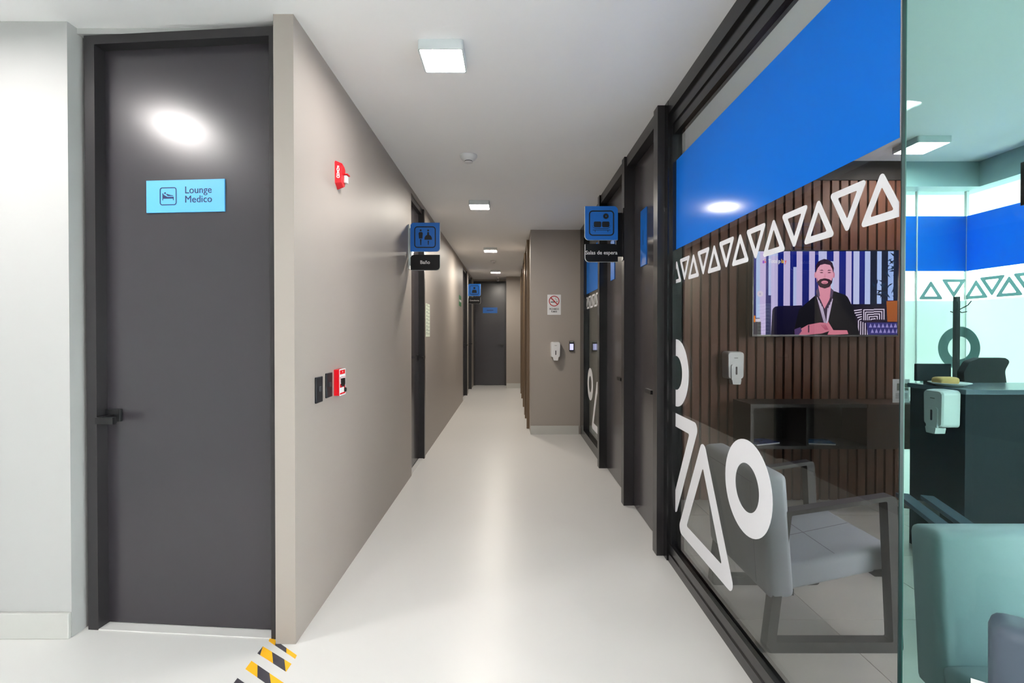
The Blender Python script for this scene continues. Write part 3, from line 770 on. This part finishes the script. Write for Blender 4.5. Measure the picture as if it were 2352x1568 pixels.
# ================================================================== chairs
def bar_loop(pts, w, t, y, r=0.02):
    """flat bar bent into a closed loop in the xz plane: outer path pts, thickness t, width w about y"""
    bm = bmesh.new()
    o = rpoly(pts, r, 4)
    cx = sum(p[0] for p in pts) / len(pts); cz = sum(p[1] for p in pts) / len(pts)
    # inset polygon by offsetting each edge
    N = len(pts); inn = []
    for i in range(N):
        p = Vector(pts[i]); a = Vector(pts[i - 1]); b = Vector(pts[(i + 1) % N])
        e1 = (p - a).normalized(); e2 = (b - p).normalized()
        n1 = Vector((-e1.y, e1.x)); n2 = Vector((-e2.y, e2.x))
        m_ = (n1 + n2).normalized(); ta, tb = (t[i - 1], t[i]) if isinstance(t, (list, tuple)) else (t, t)
        # meeting point of the two shifted edges
        q1 = p + n1 * ta; q2 = p + n2 * tb; cr_ = e1.x * e2.y - e1.y * e2.x
        k_ = ((q2.x - q1.x) * e2.y - (q2.y - q1.y) * e2.x) / cr_
        inn.append(tuple(q1 + e1 * k_))
    band(bm, o, rpoly(inn, 0.006, 4), y - w / 2, y + w / 2)
    return bm
def puff(bm, x0, x1, y0, y1, z0, z1, r=0.02):
    vs_ = bx(bm, x0, x1, y0, y1, z0, z1)
    es = list({e for v in vs_ for e in v.link_edges})
    bmesh.ops.bevel(bm, geom=es, offset=r, segments=3, affect='EDGES', profile=0.5)
def armchair(label, loc, rotz, arms=True, skin='leather_grey', group='grey leather chairs with dark flat steel frames'):
    """faces local +x, rear at x = 0"""
    t = thing('lounge_chair', label, 'chair', loc, rotz, group)
    W = 0.275
    for s in (-1, 1):
        obj('loop_arm' if arms else 'sled_leg', bar_loop([(0.0, 0.0), (0.535, 0.0), (0.505, 0.612), (0.065, 0.545)] if arms else [(0.0, 0.0), (0.50, 0.0), (0.49, 0.235), (0.08, 0.15)], 0.045, [0.042, 0.038, 0.017 if arms else 0.03, 0.036], s * (W - 0.0225 - (0 if arms else 0.05))), 'chair_steel', t)
    box('cross_bar', 'chair_steel', 0.10, 0.135, -W + 0.045, W - 0.045, 0.20, 0.225, t)
    box('cross_bar', 'chair_steel', 0.455, 0.49, -W + 0.045, W - 0.045, 0.275, 0.30, t)
    iw = W - 0.048
    # seat cushion, rising to the front, with a cross seam
    bm = bmesh.new(); puff(bm, 0.0, 0.44, -iw, iw, -0.05, 0.05, 0.022)
    seat = obj('seat', bm, skin, t, loc=(0.105, 0, 0.262), rot=(0, -0.21, 0), smooth=True)
    boxes('seam', 'leather_seam', [(0.218, 0.221, -iw + 0.02, iw - 0.02, 0.0497, 0.0506), (0.02, 0.42, -0.0015, 0.0015, 0.0497, 0.0506)], seat)
    bw = W + 0.004 if arms else iw
    bm = bmesh.new(); puff(bm, -0.105, 0.0, -bw, bw, -0.05, 0.435, 0.026)
    back = obj('backrest', bm, skin, t, loc=(0.112, 0, 0.262), rot=(0, -0.07, 0), smooth=True)
    boxes('seam', 'leather_seam', [(-0.1056, -0.1049, -iw + 0.02, iw - 0.02, 0.386, 0.389), (-0.1056, -0.1049, -iw + 0.04, -iw + 0.042, -0.02, 0.386)], back)
    return t
armchair('grey leather chair with its back to the glazing under the white ring', (0.99, 2.135, TZ), 0)
c2 = armchair('armless grey leather chair filling the view low in the green pane', (1.438, 1.46, TZ), -PI / 2, False); c2.scale = (0.96, 0.96, 0.96)
c3 = armchair('grey chair in shade-darkened leather at the lower right corner outside the glass', (1.148, 0.835, 0), -PI / 2 - 0.675, False, 'leather_shaded')
ct = box('care_tag', 'white_print', 0.0, 0.003, 0.0, 0.03, 0.0, 0.055, c3); ct.location = (0.12, -0.262, 0.545)

# low table with two flat top bars
t = thing('low_table', 'low dark table with two flat pale bars beyond the grey chair back', 'table', (1.80, 2.00, TZ), -0.36)
for k, xo in enumerate((0.0, 0.10)):
    box('top_bar', 'desk_top', xo - 0.027, xo + 0.027, -0.25, 0.42, 0.425, 0.445, t, bev=0.002)
box('apron', 'chair_steel', -0.024, 0.124, 0.37, 0.39, 0.385, 0.4245, t); box('apron', 'chair_steel', -0.024, 0.124, -0.22, -0.20, 0.385, 0.4245, t)
for xo in (-0.02, 0.12):
    for yo in (-0.21, 0.38): box('leg', 'chair_steel', xo - 0.01, xo + 0.01, yo - 0.01, yo + 0.01, 0, 0.3849, t)

# ================================================================== console, magazines, card
YC = YS - 0.0225
t = thing('wall_console', 'long black open console fixed to the slatted wall under the television', 'console', (1.655, YC, 0.45))
boxes('carcass', 'console_black', [(0, 0.80, -0.26, 0, 0.285, 0.31), (0, 0.80, -0.26, 0, 0.0, 0.022), (0, 0.022, -0.26, 0, 0.022, 0.285), (0.022, 0.80, -0.012, 0, 0.022, 0.285)], t)
box('wood_door', 'console_wood', 0.80, 1.22, -0.262, -0.24, 0.0, 0.285, t)
boxes('side_unit', 'console_wood', [(0.801, 1.22, -0.239, 0, 0.0, 0.285), (0.801, 1.22, -0.27, 0, 0.2855, 0.31)], t)
box('divider', 'console_black', 0.39, 0.405, -0.25, -0.013, 0.0225, 0.2845, t)
for (px, dx, rz, m_, lb) in ((0.12, 0.105, 0.35, 'magazine_a', 'open looking magazine at the left end of the black console'), (0.53, 0.085, -0.2, 'magazine_b', 'small blue magazine deeper in the black console')):
    mg = thing('magazine', lb, 'magazine', (1.655 + px, YC - 0.16, 0.4722), rz, 'magazines in the console')
    box('pages', 'page_white', -dx * 0.98, dx * 0.98, -0.068, 0.068, 0.0003, 0.009, mg)
    box('cover', m_, -dx, dx, -0.07, 0.07, 0.0091, 0.011, mg)
cd = thing('info_card', 'white printed card standing on the wooden end of the console', 'card', (2.745, YC - 0.19, 0.7602))
slab('card', 'page_white', [(-0.06, 0), (0.06, 0), (0.06, 0.165), (-0.06, 0.165)], -0.0015, 0.0, cd)
bm = bmesh.new()
for i in range(5): flat(bm, [(-0.04, 0.03 + i * 0.008), (0.045, 0.03 + i * 0.008), (0.045, 0.033 + i * 0.008), (-0.04, 0.033 + i * 0.008)], -0.0018)
obj('printed_lines', bm, 'grey_print', cd)
slab('printed_heading', 'grey_print', [(-0.03, 0.085), (0.05, 0.085), (0.05, 0.135), (-0.03, 0.135)], -0.0022, -0.0016, cd)

# ================================================================== television
TVY = 3.47
A = P(1727, 773, TVY); B = P(2064, 574, TVY)
TW, TH = B.x - A.x, B.z - A.z
tv = thing('television', 'wall television showing a bearded man in dark jacket', 'television', (A.x, TVY, A.z))
box('body', 'screen_bezel', 0, TW, 0.0, 0.045, 0, TH, tv, bev=0.004)
box('wall_mount', 'black_plastic', TW * 0.35, TW * 0.65, 0.0455, YC - TVY - 0.0005, TH * 0.3, TH * 0.7, tv)
box('bottom_strip', 'slot_dark', 0.01, TW - 0.01, -0.003, -0.0005, 0.002, 0.010, tv)
m = bpy.data.materials.new('television_picture'); m.use_nodes = True
nt = m.node_tree; nt.nodes.clear()
out = nt.nodes.new('ShaderNodeOutputMaterial'); em = nt.nodes.new('ShaderNodeEmission'); em.inputs[1].default_value = 2.1 / 2 ** EXPO
at = nt.nodes.new('ShaderNodeAttribute'); at.attribute_name = 'pic'
nt.links.new(at.outputs['Color'], em.inputs[0]); nt.links.new(em.outputs[0], out.inputs[0])
m.cycles.emission_sampling = 'NONE'
MATS['television_picture'] = m
bm = bmesh.new(); cl = bm.loops.layers.float_color.new('pic')
layer = [0]
SX0, SX1, SZ0, SZ1 = 0.012, TW - 0.012, 0.014, TH - 0.010
def px2(x, y):   # picture space 0..1912 by 0..1090, y down
    return (SX0 + x / 1912 * (SX1 - SX0), SZ1 - y / 1090 * (SZ1 - SZ0))
def pic(pts, rgb, rgb2=None):
    layer[0] += 1
    pts = [(min(1912, max(0, x)), min(1090, max(0, y))) for x, y in pts]
    vs_ = [bm.verts.new((px2(*p)[0], -0.0006 - layer[0] * 0.00002, px2(*p)[1])) for p in pts]
    f = bm.faces.new(vs_)
    for i, l in enumerate(f.loops):
        k = 0 if rgb2 is None else pts[i][1] / 1090
        a = lin(rgb); b = lin(rgb2 or rgb)
        l[cl] = tuple(a[j] * (1 - k) + b[j] * k for j in range(3)) + (1,)
def R4(x0, x1, y0, y1): return [(x0, y0), (x1, y0), (x1, y1), (x0, y1)]
pic(R4(0, 1912, 0, 1090), (26, 40, 140), (20, 24, 84))
for x0, x1, y0, y1, c in ((30, 90, 0, 870, (180, 205, 250)), (80, 160, 0, 1090, (206, 190, 240)), (195, 320, 0, 575, (186, 200, 248)), (230, 320, 60, 1090, (200, 190, 238)), (395, 482, 0, 710, (206, 194, 240)),
                          (525, 645, 205, 710, (188, 200, 246)), (568, 645, 0, 710, (206, 194, 240)), (735, 812, 0, 800, (206, 194, 240)), (860, 970, 0, 400, (196, 200, 246)), (1020, 1135, 130, 800, (196, 206, 246)), (1060, 1135, 0, 800, (208, 198, 240)),
                          (1225, 1300, 0, 800, (204, 194, 240)), (1325, 1405, 0, 690, (196, 204, 248)), (1478, 1555, 0, 690, (190, 204, 250)), (1628, 1705, 0, 685, (176, 200, 252)), (1780, 1860, 0, 640, (160, 190, 250))):
    pic(R4(x0, x1, y0, y1), c)
for x0, x1 in ((1550, 1640), (1700, 1785), (1860, 1912)): pic(R4(x0, x1, 0, 700), (14, 26, 54))
pic(rpoly([(230, 1090), (250, 720), (640, 705), (640, 1090)], [0, 70, 0, 0], 8), (30, 26, 70), (16, 14, 40))
pic(R4(1300, 1912, 690, 1090), (26, 22, 56), (14, 12, 30))
# cushions
pic([(1310, 745), (1740, 730), (1745, 900), (1560, 1090), (1380, 1090), (1330, 900)], (34, 24, 48))
for k in range(5):
    o = k * 30
    pic([(1320 + k * 20, 770 + o), (1440, 755 + o), (1440, 767 + o), (1322 + k * 20, 784 + o)], (226, 214, 240))
    pic(R4(1460 + o * 0.8, 1472 + o * 0.8, 760 + o, 900), (226, 214, 240))
    pic(R4(1472 + o * 0.8, 1600, 758 + o, 770 + o), (226, 214, 240))
    pic(R4(1600, 1740 - o, 752 + o, 764 + o), (226, 214, 240))
    pic(R4(1730 - o, 1742 - o, 752 + o, 890), (226, 214, 240))
    pic(R4(1390 + o, 1402 + o, 900 + k * 12, 1090), (226, 214, 240))
pic([(1500, 930), (1912, 930), (1912, 1090), (1520, 1090)], (52, 50, 120))
for i in range(7):
    for j in range(2):
        x0 = 1535 + i * 55 + j * 24; y0 = 940 + j * 70
        pic([(x0, y0 + 55), (x0 + 44, y0 + 55), (x0 + 22, y0)], (150, 140, 205))
# pot and plant
pic([(1765, 650), (1912, 645), (1912, 920), (1780, 920)], (196, 112, 52), (150, 80, 44))
rp = random.Random(3)
for i in range(46):
    cx, cy = rp.choice(((1650, 470), (1800, 500), (1740, 560), (1830, 120), (1840, 260)))
    cx += rp.uniform(-80, 80); cy += rp.uniform(-90, 110); a = rp.uniform(0, 2 * PI); L = rp.uniform(30, 60)
    ux, uy = math.cos(a) * L, math.sin(a) * L
    pic([(cx - ux, cy - uy), (cx - uy * 0.2, cy + ux * 0.2), (cx + ux, cy + uy), (cx + uy * 0.2, cy - ux * 0.2)], rp.choice(((10, 30, 60), (18, 60, 96), (8, 20, 40))))
# side table with lamp at the left
pic(R4(0, 95, 920, 1090), (66, 64, 74)); pic(R4(0, 20, 840, 925), (246, 140, 40)); pic(R4(22, 90, 880, 920), (214, 206, 224))
# man: jacket, shirt, neck, head, hair, beard, hands
pic(rpoly([(520, 1090), (600, 760), (800, 590), (900, 520), (1070, 520), (1240, 580), (1330, 760), (1410, 1090)], [0, 90, 60, 20, 20, 90, 90, 0], 6), (20, 22, 34), (14, 14, 24))
pic([(830, 540), (860, 470), (1010, 480), (1060, 510), (1040, 680), (985, 960), (925, 960), (850, 690)], (56, 40, 66))
for k in range(4): pic([(838 + k * 22, 600 + k * 40), (849 + k * 22, 600 + k * 40), (941 + k * 9, 940), (936 + k * 9, 940)], (206, 190, 222))
for k in range(4): pic([(1040 - k * 20, 620 + k * 40), (1052 - k * 20, 620 + k * 40), (985 - k * 4, 940), (976 - k * 4, 940)], (206, 190, 222))
pic([(858, 440), (1020, 440), (1030, 560), (1000, 640), (940, 750), (890, 640), (850, 560)], (234, 158, 182), (220, 136, 162))
pic([(820, 520), (858, 470), (880, 580), (862, 600)], (90, 74, 104)); pic([(1022, 480), (1060, 510), (1040, 590), (1010, 600)], (90, 74, 104))
head = [(818, 300), (826, 200), (870, 150), (940, 135), (1010, 150), (1050, 210), (1056, 300), (1040, 400), (1000, 460), (940, 480), (880, 460), (836, 400)]
pic(circ(818, 310, 16, 12, 40), (224, 146, 170)); pic(circ(1060, 310, 14, 12, 40), (214, 136, 164))
pic(rpoly(head, 20, 3), (240, 176, 200), (220, 136, 168))
pic([(818, 290), (822, 190), (846, 140), (880, 120), (930, 100), (990, 112), (1040, 150), (1062, 220), (1056, 290), (1040, 230), (1010, 180), (940, 165), (880, 180), (846, 220)], (46, 28, 52))
pic([(836, 340), (850, 390), (880, 365), (940, 352), (1000, 365), (1030, 385), (1046, 340), (1040, 410), (1004, 466), (940, 486), (876, 466), (840, 410)], (52, 26, 44))
pic(circ(940, 405, 46, 20, 22), (226, 140, 166)); pic([(900, 402), (940, 412), (982, 402), (940, 420)], (120, 50, 70))
pic([(868, 278), (900, 270), (926, 280), (900, 286)], (96, 50, 70)); pic([(972, 280), (1000, 270), (1030, 278), (1000, 286)], (96, 50, 70))
pic([(864, 250), (905, 242), (928, 254), (900, 254)], (70, 38, 60)); pic([(970, 254), (996, 242), (1036, 250), (1000, 255)], (70, 38, 60))
pic([(944, 280), (956, 330), (946, 346), (926, 344)], (226, 150, 176))
pic([(540, 1060), (720, 960), (880, 930), (960, 935), (1010, 960), (1010, 1040), (900, 1075), (700, 1090), (560, 1090)], (226, 146, 168), (204, 118, 142))
pic([(985, 910), (1010, 950), (1060, 1030), (1240, 1030), (1260, 1080), (1080, 1090), (980, 1090), (1010, 1030), (975, 950)], (232, 152, 172), (212, 124, 146))
pic([(540, 1020), (620, 990), (640, 1040), (600, 1090), (545, 1090)], (84, 62, 110)); pic(R4(722, 738, 965, 1060), (60, 40, 60))
for k in range(3): pic([(890 + k * 26, 960), (902 + k * 26, 958), (960 + k * 16, 1020), (950 + k * 16, 1030)], (176, 84, 112))
# watch badge and play mark
pic(circ(82, 555, 40, 24), (224, 214, 236)); pic([(72, 545), (92, 548), (88, 572), (70, 568)], (176, 166, 200))
pic([(112, 122), (136, 122), (136, 158), (112, 158)], (150, 60, 200)); pic([(136, 100), (150, 110), (136, 126)], (240, 130, 60)); pic([(140, 128), (168, 140), (140, 156)], (236, 40, 90))
o = obj('screen_picture', bm, 'television_picture', tv)
for nm, body, x, col in (('a', 'Total', 186, (240, 240, 250)), ('b', 'p', 318, (240, 240, 250)), ('c', 'la', 356, (246, 196, 40)), ('d', 'y', 402, (240, 90, 90))):
    mm = bpy.data.materials.new('screen_letter_' + nm); mm.use_nodes = True; n2 = mm.node_tree; n2.nodes.clear()
    e2 = n2.nodes.new('ShaderNodeEmission'); e2.inputs[0].default_value = lin(col); e2.inputs[1].default_value = 2.1 / 2 ** EXPO; o2 = n2.nodes.new('ShaderNodeOutputMaterial'); n2.links.new(e2.outputs[0], o2.inputs[0])
    mm.cycles.emission_sampling = 'NONE'
    MATS['sl' + nm] = mm
    p = px2(x, 132)
    text('screen_lettering', body, 0.040, 'sl' + nm, tv, (p[0], -0.0070, p[1]), align='LEFT', wide=0.78, bold=0.0006)

# ================================================================== reception
dk = thing('reception_desk', 'dark blue grey reception desk behind the green pane', 'desk', (2.36, 2.50, TZ))
TOPZ = 0.945
boxes('side_panel', 'desk_navy', [(0.0, 0.04, 0.0, 0.345, 0.0, TOPZ - 0.026)], dk)
boxes('front_panel', 'desk_navy', [(0.0405, 1.05, 0.0, 0.03, 0.0, TOPZ - 0.026)], dk)
box('counter_top', 'desk_top', -0.006, 1.06, -0.008, 0.36, TOPZ - 0.0255, TOPZ, dk, bev=0.002)
pl = thing('plate', 'white plate on the left end of the reception desk', 'plate', (2.44, 2.68, TOPZ + TZ + 0.0005))
bm = bmesh.new(); lathe(bm, [(0.055, 0), (0.058, 0.004), (0.095, 0.018), (0.094, 0.020), (0.055, 0.007)], 28); obj('dish', bm, 'plate_white', pl, smooth=True)
br = bmesh.new(); puff(br, -0.065, 0.05, -0.035, 0.035, 0.0, 0.042, 0.018)
o = obj('bread_roll', br, 'bread', None, loc=(2.425, 2.68, TOPZ + TZ + 0.0085), smooth=True); tag(o, 'golden bread roll on the white plate', 'bread')
mo = thing('desk_monitor', 'dark desk screen behind the bread plate', 'monitor', (2.50, 2.80, TOPZ + TZ + 0.0005))
box('panel', 'desk_navy', -0.14, 0.06, 0.0, 0.02, 0.015, 0.115, mo, bev=0.003)
box('stand', 'black_plastic', -0.06, -0.02, -0.02, 0.05, 0.0, 0.0145, mo)
oc = thing('office_chair', 'black office chair behind the reception desk', 'office chair', (3.13, 3.20, TZ))
bm = bmesh.new()
prof = rpoly([(-0.13, 0.86), (0.15, 0.86), (0.13, 0.99), (0.165, 1.055), (0.13, 1.075), (-0.03, 1.075), (-0.10, 1.05), (-0.14, 0.98)], [0.01, 0.02, 0.06, 0.02, 0.02, 0.05, 0.04, 0.04], 4)
prism(bm, prof, -0.02, 0.03); obj('backrest', bm, 'office_mesh', oc)
bm = bmesh.new(); puff(bm, -0.20, 0.20, -0.28, 0.0, 0.44, 0.50, 0.025); obj('seat', bm, 'office_mesh', oc, smooth=True)
bm = bmesh.new(); tube(bm, [(0, -0.10, 0.45), (0, 0.03, 0.55), (0, 0.04, 0.80), (0, 0.02, 0.92)], 0.02); obj('back_stem', bm, 'black_plastic', oc)
bm = bmesh.new(); tube(bm, [(0, -0.12, 0.1), (0, -0.12, 0.44)], 0.028, 12); obj('gas_column', bm, 'black_plastic', oc)
for k in range(5):
    a = k * 2 * PI / 5 + 0.3
    bm = bmesh.new(); tube(bm, [(0, -0.12, 0.11), (0.21 * math.cos(a), -0.12 + 0.21 * math.sin(a), 0.065)], 0.018); leg = obj('leg', bm, 'black_plastic', oc)
    bm = bmesh.new(); tube(bm, [(0.21 * math.cos(a) - 0.02, -0.12 + 0.21 * math.sin(a), 0.028), (0.21 * math.cos(a) + 0.02, -0.12 + 0.21 * math.sin(a), 0.028)], 0.027, 12); obj('caster', bm, 'black_plastic', leg)
cr = thing('coat_rack', 'dark coat rack with wire hooks before the frosted glass', 'coat rack', (3.28, 3.55, TZ))
bm = bmesh.new(); bx(bm, -0.014, 0.014, -0.014, 0.014, 0.02, 1.505); obj('pole', bm, 'office_mesh', cr)
bm = bmesh.new(); lathe(bm, [(0.12, 0), (0.12, 0.012), (0.03, 0.022)], 28); obj('base', bm, 'office_mesh', cr)
for k, (sx, sy) in enumerate(((-1, -0.3), (1, -0.3), (-0.6, -1), (0.6, -1))):
    bm = bmesh.new(); z = 1.40 if k < 2 else 1.44
    if k < 2: tube(bm, [(sx * 0.014, sy * 0.014, z), (sx * 0.03, sy * 0.03, z - 0.012), (sx * 0.06, sy * 0.06, z - 0.005)], 0.0035, 6)
    else: tube(bm, [(sx * 0.014, sy * 0.014, z - 0.03), (sx * 0.06, sy * 0.05, z + 0.0), (sx * 0.085, sy * 0.06, z + 0.03)], 0.0035, 6)
    obj('hook', bm, 'office_mesh', cr)
hs = thing('hanging_screen', 'dark screen edge hanging near the ceiling at the right picture edge', 'screen', (3.18, 2.98, 2.04))
box('panel', 'screen_bezel', 0.0, 0.26, 0.0, 0.04, 0.0, 0.27, hs, bev=0.004)
box('drop_rod', 'screen_bezel', 0.12, 0.14, 0.01, 0.03, 0.2705, H - 2.04, hs)
